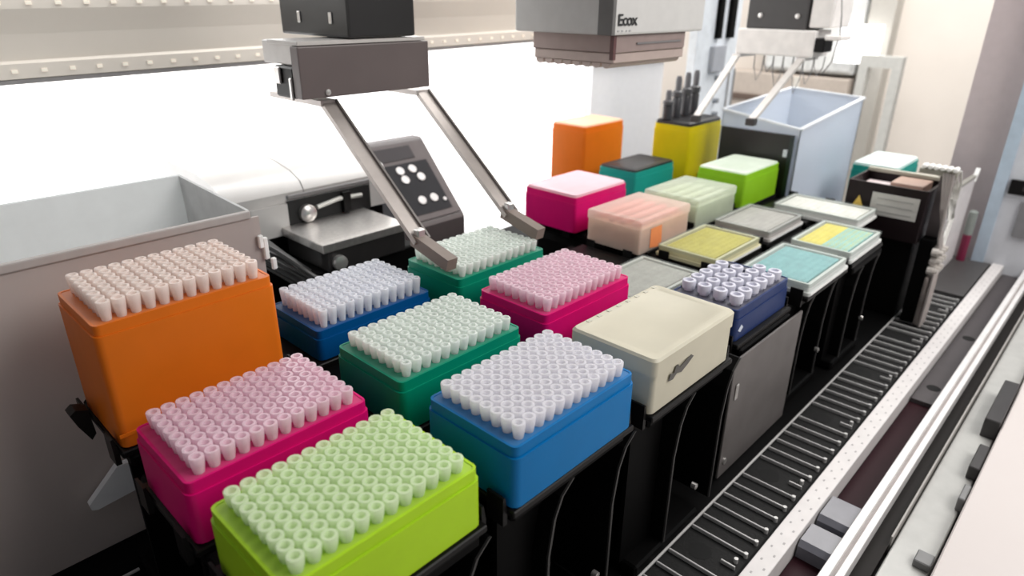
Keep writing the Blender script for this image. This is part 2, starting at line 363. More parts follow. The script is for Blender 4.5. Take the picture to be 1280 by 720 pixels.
# ================================================================== carriers
def carrier(cx, znest, rows, label, legs=(-2.2, 4.4), y0=21.9, gray=False, W=12.6):
    y1 = rows[-1]+6
    t = thing('rack_carrier', label, 'carrier', (cx, y0, 0), 'black rack carriers standing on the deck')
    MB().box(-5.2, 5.2, 0.4, y1-y0, 0.2, 1.4, .2, 1).build('foot', BLACK, t)
    MB().box(-W/2+.4, W/2-.4, .2, y1-y0, znest-1.5, znest-.55, .2, 1).build('bed', BLACK, t)
    for k, x in enumerate(legs):                                   # upright webs, flared under the bed
        pts = [(x, 1.4), (x, znest-7), (x+.5, znest-4), (x+1.2, znest-2.5), (x+2.3, znest-1.6)]
        th = .22
        out = [(a+th, b) for a, b in pts][::-1]
        MB().prism(pts+out, 'y', .5, y1-y0-.5).build('web', BLACK, t)
        MB().prism(pts+out, 'y', .35, .5).build('web_edge', EDGE, t, label='front edge of the web, painted lighter as if catching light')
    MB().box(-W/2+.6, -1, 1.8, 2.2, 1.4, znest-1.5).build('stiffener', BLACK, t)
    MB().box(.2, 5.0, 5.5, 5.9, 1.4, znest-1.5).build('stiffener', BLACK, t)
    for ry in rows:
        cy = ry-y0
        b = MB(); w, d = W/2-.0, 4.25
        b.box(-w, w, cy-d, cy+d, znest-.55, znest-.05, .08, 1)
        nb = b.build('nest', BLACKG, t)
        for sx in (-1, 1):
            for sy in (-1, 1):
                MB().prism([(0, -1.2), (0, .9), (.18, .9), (.35, -.2), (.35, -1.2)], 'y', -.7, .7).build(
                    'corner_clip', BLACKG, nb, (sx*(w+.02) if sx > 0 else -w-.37, cy+sy*3.0, znest))
    if gray:
        MB().box(-7.9, 8.2, -.25, -.0, .2, znest-.9, .05, 1).build('cover_sheet', mat('grey_sheet', (.16, .145, .14), .35, .3, noise=.12, scale=30), t, label='plain grey metal front sheet')
        MB().box(-7.0, -6.4, -.4, -.25, 9.4, 11.2, .1, 1).build('pull_tab', STEEL, t)
        MB().lathe([(.01, -.2), (.35, -.15), (.35, 0)], -6.9, -.25, 2.0, 12, 'y').build('screw_head', STEEL, t)
    else:
        MB().lathe([(.01, -.3), (.3, -.25), (.3, .2)], 3.6, .35, 5.0, 12, 'y').build('screw_head', STEEL, t)
    return t
carrier(15.0, 16.85, (37.1,), 'black carrier under the front magenta tip box', y0=32.4)
carrier(15.0, 17.55, (26.2,), 'black carrier under the lime green tip box', y0=21.9)
oc = carrier(15.0, 17.75, (48.4,), 'black carrier under the tall orange tip box', y0=43.9)
MB().prism([(-.4, -.8), (-.7, .2), (-.3, .5), (.45, .2), (.55, -1.8), (.2, -2.2)], 'y', -.6, .6).build('side_lever', BLACKG, oc, (-7.1, 5.6, 18.9))
carrier(29.1, 17.85, (25.5, 36.2, 49.1), 'black carrier under the sky blue, middle sea green and deep blue boxes', y0=21.5, legs=(-2.2, 5.2))
carrier(43.7, 17.55, (25.2, 35.6, 46.6), 'black carrier under the cream box and the rear magenta box', y0=21.2, legs=(-1.0, 7.2))
carrier(63.3, 15.05, (27.8, 38.1, 48.3), 'black carrier with a grey front sheet under the navy tube rack', legs=(-4, 3.8), y0=23.1, gray=True)
carrier(78.0, 15.65, (26.9, 38.0, 47.8, 60.0), 'black carrier under the blue and the yellow sealed plates', y0=23.2, legs=(-3.4, 3.8))
carrier(91.8, 15.65, (26.9, 38.0, 48.3, 59.8), 'black carrier under the yellow-and-blue plate', y0=22.3, legs=(-3.2, 3.4), W=11.9)
carrier(105.4, 15.65, (38.0, 48.0, 62.0), 'black carrier under the light green box and the yellow box', y0=32.5, legs=(-3, 3.0))
# little arm and lever left of the orange box
fg = tag(MB().prism([(10.6, 8.5), (7.9, 5.9), (7.95, 5.35), (8.4, 5.15), (13.2, 5.6), (12.8, 8.3)], 'y', 56.9, 57.6).build('pointed_tab', mat('tab_white', (.95, .94, .96), .5)), 'white pointed plastic tab low beside the magenta box', 'tab')

# ================================================================== cream lidded box
cr = thing('lidded_box', 'cream plastic lidded box with a small dark emblem on its front', 'box', (43.45, 25.05, 17.6))
CREAM = mat('cream_plastic', (.76, .72, .58), .45, trans=.25, noise=.03, scale=30)
b = MB(); open_box(b, -6.0, 6.0, -3.85, 3.85, 0, 3.3, .2, .4); b.build('body', CREAM, cr, smooth=True)
b = MB()
ri = [((6.1, 3.95), 3.2), ((6.1, 3.95), 4.45), ((5.95, 3.8), 4.65), ((5.4, 3.3), 4.65), ((5.3, 3.2), 4.58)]
def rrect(a, c, z, r=.45):
    p = []
    for sx, sy, a0 in ((1, 1, 0), (-1, 1, 90), (-1, -1, 180), (1, -1, 270)):
        for k in range(4):
            an = math.radians(a0+30*k); p.append((sx*(a-r)+r*math.cos(an), sy*(c-r)+r*math.sin(an), z))
    return p
def lid(b, rr, r=.45):
    V = sum([rrect(a, c, z, r) for (a, c), z in rr], []); n = 16; m = len(rr)
    return b.verts_faces(V, [tuple(range((m-1)*n, m*n))]+[(k*n+i, k*n+(i+1) % n, (k+1)*n+(i+1) % n, (k+1)*n+i) for k in range(m-1) for i in range(n)])
lid(b, ri).build('lid', CREAM, cr, smooth=True)
em = mat('emblem_grey', (.10, .095, .085), .5)
b = MB(); b.prism([(-4.1, 2.2), (-3.9, 2.75), (-3.4, 2.6), (-3.2, 3.1), (-2.9, 3.15), (-2.6, 2.8), (-1.0, 3.25), (-.6, 3.0), (-1.4, 2.6), (-2.3, 2.25), (-3.0, 2.45), (-3.5, 2.1)], 'y', -4.0, -3.94)
b.build('emblem', em, cr, label='small dark winged emblem')
for k in range(8):
    MB().box(5.0-k*1.35, 5.4-k*1.35, 3.35, 3.65, 4.65, 4.70).build('lid_mark', mat('faint_mark', (.6, .57, .48)), cr)

# ================================================================== navy tube rack with caps
nv = thing('tube_rack', 'navy blue rack holding white capped tubes on the grey-fronted carrier', 'rack', (63.4, 27.9, 15.05))
NAVY = mat('navy_plastic', (.014, .034, .13), .4, spec=.25, noise=.06)
b = MB(); open_box(b, -6.1, 6.1, -3.75, 3.75, 0, 2.3, .2, .5); b.build('body', NAVY, nv, smooth=True)
b = MB(); open_box(b, -6.0, 6.0, -3.65, 3.65, 2.32, 3.3, .2, .45, .1)
fs_ = [f for f in b.b.faces if len(f.verts) == 16]; bmesh.ops.delete(b.b, geom=fs_, context='FACES_ONLY'); b.build('rim', NAVY, nv, smooth=True)
plate_with_holes(MB_ := MB(), -5.85, 5.85, -3.5, 3.5, 3.22, 6, 4, 1.75, .5); MB_.build('insert', mat('navy_top', (.10, .10, .13), .45), nv)
for i in range(6):
    MB().lathe([(.01, .05), (.28, .05), (.32, 0)], -5.1+i*1.75+.85, 3.3 if i < 5 else 2.6, 3.3, 10).build('peg_hole', mat('hole_black', (0, 0, 0)), nv)
MB().prism([(-5.6, 1.1), (-5.0, 1.6), (-4.6, 1.2), (-5.1, .8)], 'y', -3.8, -3.76).build('corner_mark', mat('pale_mark', (.7, .75, .85)), nv)
capm = None
tubeproto = thing('capped_tube', 'white capped sample tube standing in the navy blue rack', 'tube', (0, 0, 0), 'white capped tubes in the navy rack')
CAP = mat('cap_white', (.80, .80, .88), .35, trans=.3, noise=.02)
MB().lathe([(.01, -2.5), (.3, -2.3), (.42, -1.2), (.42, 0)], n=12).build('tube_body', CAP, tubeproto, smooth=True)
MB().lathe([(.42, 0.02), (.66, .05), (.72, .75), (.68, .9), (.42, .93), (.38, .6), (.01, .55)], n=14).build('cap', CAP, tubeproto, smooth=True)
MB().lathe([(.01, .56), (.2, .58), (.22, .52)], n=10).build('cap_dimple', mat('dimple_grey', (.16, .15, .19), .5), tubeproto)
first = True
for j in range(4):
    for i in range(6):
        if i == 5 and j > 1: continue
        lb2 = 'white capped tube in the navy rack, %s row from the front, %s from the left' % (ORD[j], ORD[i])
        x, y = 63.4+(i-2.5)*1.75-.1, 27.9+(j-1.5)*1.75
        if first: tubeproto.location = (x*S, y*S, 18.5*S); tubeproto['label'] = lb2; first = False; continue
        r = tubeproto.copy(); C.objects.link(r); r.location = (x*S, y*S, 18.5*S); r['label'] = lb2
        for c0 in tubeproto.children:
            c1 = c0.copy(); C.objects.link(c1); c1.parent = r

# ================================================================== flat plates
def plate(label, cx, cy, zb, W, D, wells, rimcol, lidc=None, two=None, H=1.35):
    t = thing('well_plate', label, 'well plate', (cx, cy, zb), 'well plates on the far half of the deck')
    rm_ = mat('plate_rim_'+rimcol[0], rimcol[1], .3, trans=.3, noise=.03)
    b = MB(); open_box(b, -W/2, W/2, -D/2, D/2, 0, .4, .3, .3, .1); b.build('skirt', rm_, t)
    b = MB(); open_box(b, -W/2+.25, W/2-.25, -D/2+.25, D/2-.25, .4, H, .35, .3, .2)
    b.build('rim', rm_, t)
    a, c = W/2-1.0, D/2-.95
    if two:
        MB().box(-a, a, .2, c, .62, H-.12).build('well_field', mat('film_'+wells[0], wells[1], .5, spec=.2, noise=.12, scale=90), t, label='yellow part of the wells')
        MB().box(-a, a, -c, .2, .62, H-.12).build('well_field', mat('film_'+two[0], two[1], .5, spec=.2, noise=.12, scale=90), t, label='pale blue part of the wells')
    else:
        MB().box(-a, a, -c, c, .62, H-.12).build('well_field', mat('film_'+wells[0], wells[1], .5, spec=.2, noise=.12, scale=90), t)
    if W > D:                                                     # the grid of wells, too small to pick apart
        nx, ny = 12, 8
    else: nx, ny = 8, 12
    b = MB(); px, py = 2*a/nx, 2*c/ny
    for i in range(nx):
        for j in range(ny):
            b.lathe([(.22, H-.12), (.26, H-.095), (.30, H-.12)], -a+(i+.5)*px, -c+(j+.5)*py, 0, 8)
    b.build('well_rings', mat('rings_'+wells[0], [min(1, v*1.05+.02) for v in wells[1]], .6, spec=.1), t, kind='stuff')
    lm = mat('clear_lid', (.80, .84, .82), .12, clear=.90, noise=.02)
    lb_ = MB(); W2, D2 = W/2-.1, D/2-.1
    lid(lb_, [((W2, D2), H-.35), ((W2, D2), H+.12), ((W2-.12, D2-.12), H+.18), ((W2-.6, D2-.6), H+.18), ((W2-.65, D2-.65), H+.12)], .3)
    lb_.build('clear_cover', lm, t)
    MB().box(-W/2+.3, W/2-.3, -D/2-.04, -D/2, .05, .34, 0).build('white_edge_line', mat('gloss_white', (.92, .92, .9), .2), t)
    return t
WHR = ('white', (.78, .77, .73))
plate('grey-topped well plate behind the cream box', 62.2, 38.1, 15.1, 12.6, 8.4, ('grey', (.42, .40, .37)), WHR)
plate('well plate with olive yellow wells', 77.7, 38.0, 15.7, 12.4, 8.6, ('olive', (.50, .43, .06)), ('cream', (.80, .76, .52)))
plate('grey well plate behind the olive yellow one', 92.1, 38.0, 15.7, 11.6, 8.6, ('greyer', (.46, .42, .40)), ('grey_rim', (.60, .57, .55)))
plate('well plate with pale blue wells, beside the navy rack', 78.0, 26.9, 15.7, 12.2, 8.5, ('blue', (.20, .42, .44)), ('white2', (.80, .82, .80)))
plate('well plate half yellow and half pale blue', 91.7, 26.95, 15.7, 12.0, 8.1, ('yellow', (.72, .60, .09)), ('white2', (.8, .82, .8)), two=('blue2', (.26, .52, .52)))
plate('white well plate standing lengthways before the black station', 104.8, 33.4, 15.7, 8.4, 12.9, ('white', (.78, .74, .70)), ('white3', (.84, .84, .82)))

# ================================================================== clear tip boxes
def clearbox(label, cx, cy, zb, W, D, H, col, inner, lab=False):
    t = thing('clear_box', label, 'tip box', (cx, cy, zb))
    m = mat('frosted_'+inner[0], col, .35, trans=.45, noise=.04, clear=.42)
    b = MB(); open_box(b, -W/2, W/2, -D/2, D/2, 0, H-1.2, .15, .25); b.build('body', m, t, smooth=True)
    b = MB(); lid(b, [((W/2+.1, D/2+.1), H-1.25), ((W/2+.1, D/2+.1), H-.25), ((W/2-.02, D/2-.02), H-.06), ((W/2-.2, D/2-.2), H), ((W/2-.6, D/2-.6), H), ((W/2-.7, D/2-.7), H-.08)], .25)
    b.build('lid', m, t, smooth=True)
    MB().box(-W/2+.5, W/2-.5, -D/2+.5, D/2-.5, .4, H-1.3, .1, 1).build('inner_tray', mat('tray_'+inner[0], inner[1], .5, noise=.25, scale=50), t)
    for k in range(4):
        MB().box(-W/2+.9, W/2-.9, -D/2+1.1+k*1.9, -D/2+2.0+k*1.9, H-1.25, H-.7, .1, 1).build('tip_row', mat('rows_'+inner[0], inner[2], .5), t)
    if lab:
        MB().prism([(-3.6, .4), (-3.6, 3.0), (-1.0, 3.0), (-.8, .6), (-1.5, .1)], 'y', -D/2-.05, -D/2).build('paper_label', mat('orange_label', (.85, .28, .10), .6), t, label='orange-red label')
    return t
clearbox('frosted pinkish tip box with an orange label on its front', 75.7, 47.8, 15.7, 12.0, 8.4, 4.5, (.90, .80, .72), ('pink', (.72, .42, .32), (.80, .36, .36)), True)
clearbox('frosted pale green lidded box between the pinkish and the light green boxes', 90.3, 48.3, 15.7, 11.6, 8.8, 4.3, (.80, .84, .74), ('palegreen', (.62, .66, .52), (.70, .74, .62)))

# ================================================================== far coloured boxes
WLID = {}
def lidbox(label, hue, cx, cy, zb, W, D, H, lidcol, lidname, rim=.9, thick=.5, clear=0):
    t = thing('tip_box', label, 'tip box', (cx, cy, zb), 'tip boxes on the deck')
    m = plast(hue.replace(' ', '_'), HUE[hue])
    b = MB(); open_box(b, -W/2-.1, W/2+.1, -D/2-.1, D/2+.1, 0, H-rim, .2, .5); b.build('body', m, t, smooth=True)
    b = MB(); open_box(b, -W/2, W/2, -D/2, D/2, H-rim+.01, H, .2, .45, .1); b.build('rim', m, t, smooth=True)
    b = MB(); lid(b, [((W/2-.1, D/2-.1), H+.0), ((W/2-.15, D/2-.15), H+thick*.7), ((W/2-.5, D/2-.5), H+thick), ((W/2-.9, D/2-.9), H+thick), ((W/2-1, D/2-1), H+thick*.9)], .5)
    b.build('lid', mat('lid_'+lidname, lidcol, .4, trans=.3 if sum(lidcol) > .5 else 0, noise=.03, clear=clear), t, smooth=True)
    return t
lidbox('magenta lidded box at the back, below the rear orange box', 'magenta', 76.8, 59.7, 15.7, 12.2, 9.4, 5.0, (.90, .66, .72), 'pink')
lidbox('teal box with a flat black lid, behind the frosted boxes', 'teal', 98.0, 63.2, 15.7, 12.0, 7.4, 4.1, (.006, .006, .008), 'black', thick=.45)
lidbox('light green box with a white top, before the tall bin', 'light green', 105.0, 48.0, 15.7, 12.4, 8.2, 5.3, (.90, .96, .88), 'white', thick=.35)
lidbox('tall orange lidded box at the back', 'orange', 97.8, 74.0, 15.7, 11.4, 7.4, 10.0, (.96, .62, .42), 'peach', thick=.35)
yb = lidbox('tall yellow box with a black top tray, at the back', 'yellow', 113.4, 62.8, 15.7, 11.4, 7.4, 9.6, (.006, .006, .008), 'black', thick=.75)
for cxx, cyy, ww, zz_, lab_ in ((97.8, 74.0, 11, 15.6, 'black stand under the rear orange box'), (98.2, 63.2, 4, 0, '')):
    if lab_:
        t = thing('rack_carrier', lab_, 'carrier', (cxx, cyy, 0), 'black rack carriers standing on the deck')
        MB().box(-5.5, 5.5, -4, 4, 0.1, 1.2, .1).build('foot', BLACK, t); MB().box(-6, 6, -4, 4, zz_-1, zz_-.05, .1).build('bed', BLACK, t)
        MB().box(-4.8, -4.4, -3.6, 3.6, 1.2, zz_-1).build('web', BLACK, t); MB().box(4.4, 4.8, -3.6, 3.6, 1.2, zz_-1).build('web', BLACK, t)
t = thing('rack_carrier', 'black stand under the tall yellow box', 'carrier', (115.8, 62.8, 0), 'black rack carriers standing on the deck')
MB().box(-3.2, 3, -3.6, 3.6, 0.1, 1.2, .1).build('foot', BLACK, t); MB().box(-3.4, 4, -3.9, 3.9, 14.7, 15.65, .1).build('bed', BLACK, t)
MB().box(-.4, .4, -3.6, 3.6, 1.2, 14.7).build('web', BLACK, t)
# dark bottles on the yellow box
vp = None
for k, (bx, hh) in enumerate(((108.6, 5.0), (111.6, 7.2), (114.8, 7.6), (117.8, 7.8))):
    lab_ = ['shortest dark grey capped vial at the left end of the row on the yellow box', 'second dark grey capped vial from the left on the yellow box',
            'third dark grey capped vial from the left on the yellow box', 'tallest dark grey capped vial nearest the gripper finger on the yellow box'][k]
    t = thing('capped_vial', lab_, 'vial', (bx, 64.6, 26.07), 'grey vials on the yellow box')
    MB().lathe([(.01, 0), (.85, 0), (.85, hh*.45), (.6, hh*.5)], n=12).build('vial_body', mat('vial_dark', (.04, .04, .045), .35), t, smooth=True)
    MB().lathe([(.6, hh*.5), (.95, hh*.5), (.95, hh*.62), (.55, hh*.66)], n=12).build('collar', mat('vial_mid', (.07, .07, .075), .4), t, smooth=True)
    MB().lathe([(.55, hh*.66), (.55, hh*.9), (.4, hh), (.01, hh)], n=12).build('cap', mat('vial_top', (.12, .12, .13), .4), t, smooth=True)

# ================================================================== big bin at the left
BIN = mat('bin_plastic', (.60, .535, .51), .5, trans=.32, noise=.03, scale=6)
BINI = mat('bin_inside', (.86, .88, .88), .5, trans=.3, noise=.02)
lbin = thing('waste_bin', 'long grey translucent waste bin behind the tall orange box', 'bin', (0, 58, 0))
MB().box(-25, 27, 0, .3, 0.1, 27.2).build('front_wall', BIN, lbin)
MB().box(-25, 26.2, -.2, .4, 27.2, 27.9, .12, 2).build('rim', mat('bin_rim', (.60, .56, .54), .4, trans=.3), lbin)
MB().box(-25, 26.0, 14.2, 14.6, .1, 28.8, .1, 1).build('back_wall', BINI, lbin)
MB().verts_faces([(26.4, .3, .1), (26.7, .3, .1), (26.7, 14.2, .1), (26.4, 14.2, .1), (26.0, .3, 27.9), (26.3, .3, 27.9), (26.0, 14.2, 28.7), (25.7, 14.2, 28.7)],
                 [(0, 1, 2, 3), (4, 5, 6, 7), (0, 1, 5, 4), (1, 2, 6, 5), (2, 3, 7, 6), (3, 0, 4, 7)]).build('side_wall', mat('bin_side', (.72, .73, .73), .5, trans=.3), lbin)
MB().box(-25, -24.6, .3, 14.2, .1, 28).build('side_wall', BIN, lbin)
for k, (a, h) in enumerate(((26.6, 1.3), (27.0, 2.2), (27.6, 1.2))):
    MB().box(a-.15, a+.35, -.5, -.1, 24.2-k*1.2, 24.2+h-k*1.2, .1, 1).build('torn_edge', mat('gloss_white', (.9, .9, .9), .2), lbin, label='ragged bright corner of the bin rim')

# ================================================================== grey device with tray
dv = thing('plate_sealer', 'silver grey bench device with rounded cover and open front slot', 'device', (35, 77, 0))
SIL = mat('silver_cover', (.60, .585, .57), .35, .1, noise=.04, scale=20)
pts = [(5, 19.0), (1, 19.0), (0, 22.0), (0, 23.2), (.8, 24.3), (3, 25.2), (7, 25.9), (15, 26.1), (17, 25.0), (17, 0.2), (5, .2)]
MB().prism(pts, 'x', -3.2, 7.2).build('cover', SIL, dv, smooth=True)
MB().prism(pts, 'x', 7.35, 20.3).build('cover', SIL, dv, smooth=True)
MB().prism([(a, b-.12) for a, b in pts], 'x', 7.2, 7.35).build('cover_seam', mat('seam_grey', (.2, .19, .19)), dv)
MB().prism([(.05, 17.9), (0.05, 21.9), (-.25, 21.9), (-.25, 17.9)], 'x', -.2, 4.7).build('front_cheek', SIL, dv)
MB().prism([(.05, 18.9), (0.05, 22.6), (-.25, 22.6), (-.25, 18.9)], 'x', 17.2, 20.3).build('front_cheek', SIL, dv)
MB().box(4.8, 17.2, -.35, .9, 22.3, 22.9, .1, 1).build('slot_edge', mat('seam_grey', (.2, .19, .19)), dv)
MB().box(4.7, 17.0, -.3, -.05, 18.6, 22.1).build('front_slot', mat('slot_black', (.006, .006, .006), .6), dv)
MB().lathe([(.01, -1.0), (.75, -.9), (1.15, -.6), (1.15, 0)], 7.2, -.3, 20.2, 16, 'y').build('roller', STEEL, dv, smooth=True)
MB().tube([(8.6, -.6, 20.7), (12, -.6, 21.2), (15.5, -.6, 21.0)], .32).build('roller_bar', mat('pale_bar', (.6, .6, .57), .3, .5), dv, smooth=True)
MB().box(12.4, 13.6, -1.0, -.3, 19.2, 22.0, .1).build('slot_post', BLACKG, dv)
MB().box(-2, 19.5, .3, 4.8, .1, 18.6).build('base', BLACK, dv)
MB().box(3.5, 16, -9.8, .2, 17.9, 19.0, .08, 1).build('tray', STEEL, dv, label='bright steel plate tray')
MB().box(4.3, 15.8, -9.5, .2, 15.2, 17.9, .1, 1).build('tray_block', mat('tray_block_dark', (.035, .033, .033), .3, .3), dv, label='dark block under the steel tray')
MB().box(3.0, 18.5, -8.6, .2, .1, 15.2, .2, 1).build('pedestal', BLACK, dv)
MB().lathe([(.01, -.8), (.45, -.8), (.9, -.65), (.95, 0)], 5.6, -9.5, 16.3, 14, 'y').build('knob', mat('knob_grey', (.38, .38, .37), .3, .5), dv, smooth=True)
for k in range(5):
    y = -9.9-.5*k; MB().tube([(-2.5+k*.4, -2, 20-k), (-.5+k*.6, -6, 18.4-k*1.3), (2+k, y, 15.5-k*1.4), (6+k*1.6, y-.3, 13.0-k*1.3), (12+k, y, 11-k*1.2)], .28+.05*(k % 2)).build('cable', mat('cable_black', (.03+.03*(k % 3), .03+.03*(k % 3), .03+.03*(k % 3)), .35), dv, smooth=True)
MB().bar((-1.0, -4, 19.5), (3.0, -10, 14.0), .9, .3).build('bracket_arm', mat('bracket_grey', (.12, .12, .12), .3, .5), dv)
MB().bar((.6, -4, 17.5), (6.0, -11, 11.5), 1.1, .3).build('bracket_arm', mat('bracket_grey', (.12, .12, .12), .3, .5), dv)
# control console
cn = thing('control_console', 'dark grey sloping control box with round light buttons', 'control box', (57.8, 84, 0))
CG = mat('console_grey', (.095, .083, .083), .45, noise=.05)
MB().prism([(0, .1), (0, 10.6), (.35, 11.2), (11, 22.8), (11.6, 23.0), (13.5, 23.0), (13.5, .1)], 'x', 0, 18.6).build('case', CG, cn)
sl = Vector((0, 11, 12)).normalized(); nrm = Vector((0, -12, 11)).normalized()
def onslope(x, y, z, off=0):   # deck coordinates of the sloped face, moved out by off
    p = Vector((x-57.8, y-84, z+46)); return p+nrm*off
def sloped(name, x0, x1, y0, y1, off, m, label=None):
    def zf(y): return -35+(y-84)*12/11
    q = [onslope(x, y, zf(y), off) for x, y in ((x0, y0), (x1, y0), (x1, y1), (x0, y1))]; w_ = [v-nrm*.25 for v in q]
    MB().hexa(w_, q).build(name, m, cn, label=label)
PD = mat('panel_dark', (.022, .022, .025), .6, spec=.1)
sloped('face_frame', 58.3, 76.0, 84.5, 94.6, .12, mat('console_frame', (.12, .105, .105), .6, spec=.15))
sloped('key_field', 59.3, 74.6, 85.2, 91.9, .2, PD, 'dark keypad field')
sloped('display', 59.3, 72.6, 92.4, 94.1, .22, mat('display_dark', (.03, .025, .028), .5, spec=.15), 'dark display strip')
for (bx, by) in ((68.1, 91.0), (70.7, 91.0), (68.2, 89.8), (71.6, 89.8), (69.3, 86.9), (71.9, 86.9), (73.9, 86.4)):
    p = onslope(bx, by, -35+(by-84)*12/11, .2); r_ = .78 if by != 86.4 else .35
    a = Vector((1, 0, 0)); ring = [p+r_*(math.cos(t_)*a+math.sin(t_)*sl) for t_ in [i*math.pi/7 for i in range(14)]]
    top = [v+nrm*.18 for v in ring]; nn = 14
    MB().verts_faces(ring+top, [tuple(range(nn)), tuple(range(nn, 2*nn))]+[(i, (i+1) % nn, nn+(i+1) % nn, nn+i) for i in range(nn)]).build('button', mat('button_light', (.60, .58, .57), .4), cn, label='round pale grey button')

# ================================================================== grippers
FING = mat('finger_metal', (.50, .45, .42), .4, .35, noise=.06)
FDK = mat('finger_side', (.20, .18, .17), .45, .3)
g1 = thing('gripper_arm', 'gripper arm with dark brown-grey block and two long fingers over the sea green box', 'gripper', (34, 60, 36.8))
MB().box(0, 15.8, 0, 1.4, 0, 4.8, .12, 2).build('gripper_block', mat('block_taupe', (.135, .108, .105), .42, noise=.08, scale=12), g1)
MB().box(.4, 15.4, 1.42, 7.5, 3.0, 5.15, .1, 1).build('carriage', mat('carriage_pale', (.70, .67, .64), .4), g1)
MB().box(2.5, 15.2, 1.42, 5.5, .2, 2.98, .1, 1).build('drive_body', DARKG, g1)
MB().box(.2, 15.6, .3, 6, 4.85, 5.25, .05, 1).build('top_plate', mat('pale_plate', (.62, .59, .56), .4), g1)
MB().box(5.8, 14.1, 0, 13, 5.35, 40, .25, 2).build('head', mat('head_black', (.018, .017, .017), .4), g1, label='black box head rising out of view')
for y in (3.0, 9.0):
    MB().box(5.68, 5.8, y-.3, y+.3, 6.6, 7.7, .05, 1).build('screw', STEEL, g1)
MB().box(.1, 2.4, 1.5, 5.2, -.1, 2.9, .2, 1).build('drive_unit', BLACKG, g1)
MB().box(-.2, .1, 3.6, 4.6, 1.2, 2.8, .1, 1).build('connector', STEEL, g1)
MB().box(-.2, .1, 1.5, 2.0, -.2, 1.9, .1, 1).build('connector', STEEL, g1)
MB().lathe([(.01, -.2), (.3, -.15), (.3, 0)], 2.8, 0, .5, 10, 'y').build('screw_head', STEEL, g1)
for fx, nm in ((3.8, 'left'), (16.1, 'right')):
    zb0 = -1.15
    f = MB().bar((fx, 12, zb0+.35), (fx, 1.6, zb0+.35), 1.9, .55).build('finger_root', mat('root_pale', (.66, .60, .57), .4, .2), g1)
    MB().bar((fx, 1.9, zb0+.3), (fx, -12.2, -12.3), 1.5, .5).build('finger', FING, g1); FO_ = [o_ for o_ in g1.children if o_.name.startswith('finger') and not o_.name.startswith('finger_')][-1]
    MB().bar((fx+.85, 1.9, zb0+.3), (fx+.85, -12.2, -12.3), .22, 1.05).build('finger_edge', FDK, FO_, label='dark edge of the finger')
    MB().bar((fx, -11.4, -12.1), (fx, -16.6, -13.4), 1.2, 1.2).build('finger_pad', mat('pad_brown', (.24, .19, .16), .5), FO_, label='brown finger pad')
    MB().box(fx-.45, fx+.45, -12.4, -11.6, -12.6, -11.0, .1, 1).build('pad_screw', STEEL, FO_)
g2 = thing('gripper_arm', 'distant gripper arm with a white block and black head above the tall bin', 'gripper', (118, 42.7, 37.2))
MB().box(0, 7, 1.6, 15.1, 0, 4.2, .3, 2).build('gripper_block', mat('block_white', (.88, .85, .82), .4), g2)
MB().box(.6, 9, 3.6, 14, 4.2, 45, .2, 1).build('head', mat('head_grey', (.055, .052, .052), .45), g2, label='dark grey box head')
MB().box(.9, 9.5, -.2, 3.3, 4.6, 45, .2, 1).build('head_side', mat('block_white', (.8, .8, .8)), g2, label='white side cover')
for y in (5.2, 11.6): MB().lathe([(.01, -.25), (.4, -.2), (.4, 0)], .6, y, 6.3, 12, 'x').build('screw', STEEL, g2)
MB().box(.3, 4, .0, 1.7, .9, 3.1, .15, 1).build('drive_unit', BLACKG, g2)
MB().box(.3, 5, -2.4, .2, 2.8, 3.6, .15, 1).build('side_bracket', mat('block_white', (.8, .8, .8)), g2)
for fy, tip in ((14.8, (-11.6, 14.8, -9.6)), (3.4, (-15.0, 3.4, -8.4))):
    MB().bar((6, fy, -.3), (.0, fy, -.3), 1.5, .5, (0, 1, 0)).build('finger_root', WHITE, g2)
    MB().bar((.3, fy, -.35), tip, 1.1, .5, (0, 1, 0)).build('finger', mat('finger_pale', (.60, .57, .54), .4, .2), g2)
    MB().box(tip[0]-.9, tip[0]+.5, fy-.7, fy+.7, tip[2]-.9, tip[2]+.2, .1, 1).build('finger_pad', DARKG, g2)
for k in range(7):
    y = 2.2+k*1.75; dz = -3-((k*37) % 5)*.8
    MB().tube([(3, y, .1), (2.6, y-.3, dz*.5), (3.1, y-.8, dz), (3.8, y-1.3, dz*.6), (3.6, y-1.5, .1)], .09, 6).build('wire', mat('wire_grey', (.32, .31, .31), .5), g2, smooth=True)
MB().tube([(2, -.6, 10), (1, -1.6, 6.5), (1, -1.9, 3.8), (1.5, -1.2, -.5), (2.2, .2, -2.5)], .12, 6).build('wire', mat('wire_grey', (.3, .3, .3)), g2, smooth=True)

# ================================================================== multichannel head
mh = thing('pipetting_head', 'large grey-white pipetting head with a scalloped tip block and dark lettering', 'pipetting head', (62.8, 45, 42.3))
MB().box(0, 19.4, 0, 14.3, 0, 45, .25, 2).build('cover', mat('head_cover', (.62, .61, .59), .45, noise=.03), mh)
MB().box(-.12, .5, -.06, 1.9, .0, 45, .05, 1).build('corner_strip', mat('strip_grey', (.15, .145, .14), .45), mh, label='dark grey corner strip')
MB().box(1.4, 16.2, .5, 12.6, -1.9, -.02, .08, 1).build('tip_block', mat('block_brown', (.34, .26, .24), .4, .2), mh, label='brownish block')
MB().box(1.6, 16.4, .7, 12.5, -3.0, -1.92, .08, 1).build('lower_block', mat('nozzle_pink', (.50, .40, .36), .4, .1), mh, label='beige lower block')
for j in range(8):
    MB().prism([(1.7+j*1.42-.6, -3.02)]+[(1.7+j*1.42-.6*math.cos(a_*math.pi/8), -3.02-.55*math.sin(a_*math.pi/8)) for a_ in range(1, 8)]+[(1.7+j*1.42+.6, -3.02)], 'x', 1.6, 16.2).build('scallop', mat('nozzle_pink', (.50, .40, .36)), mh)
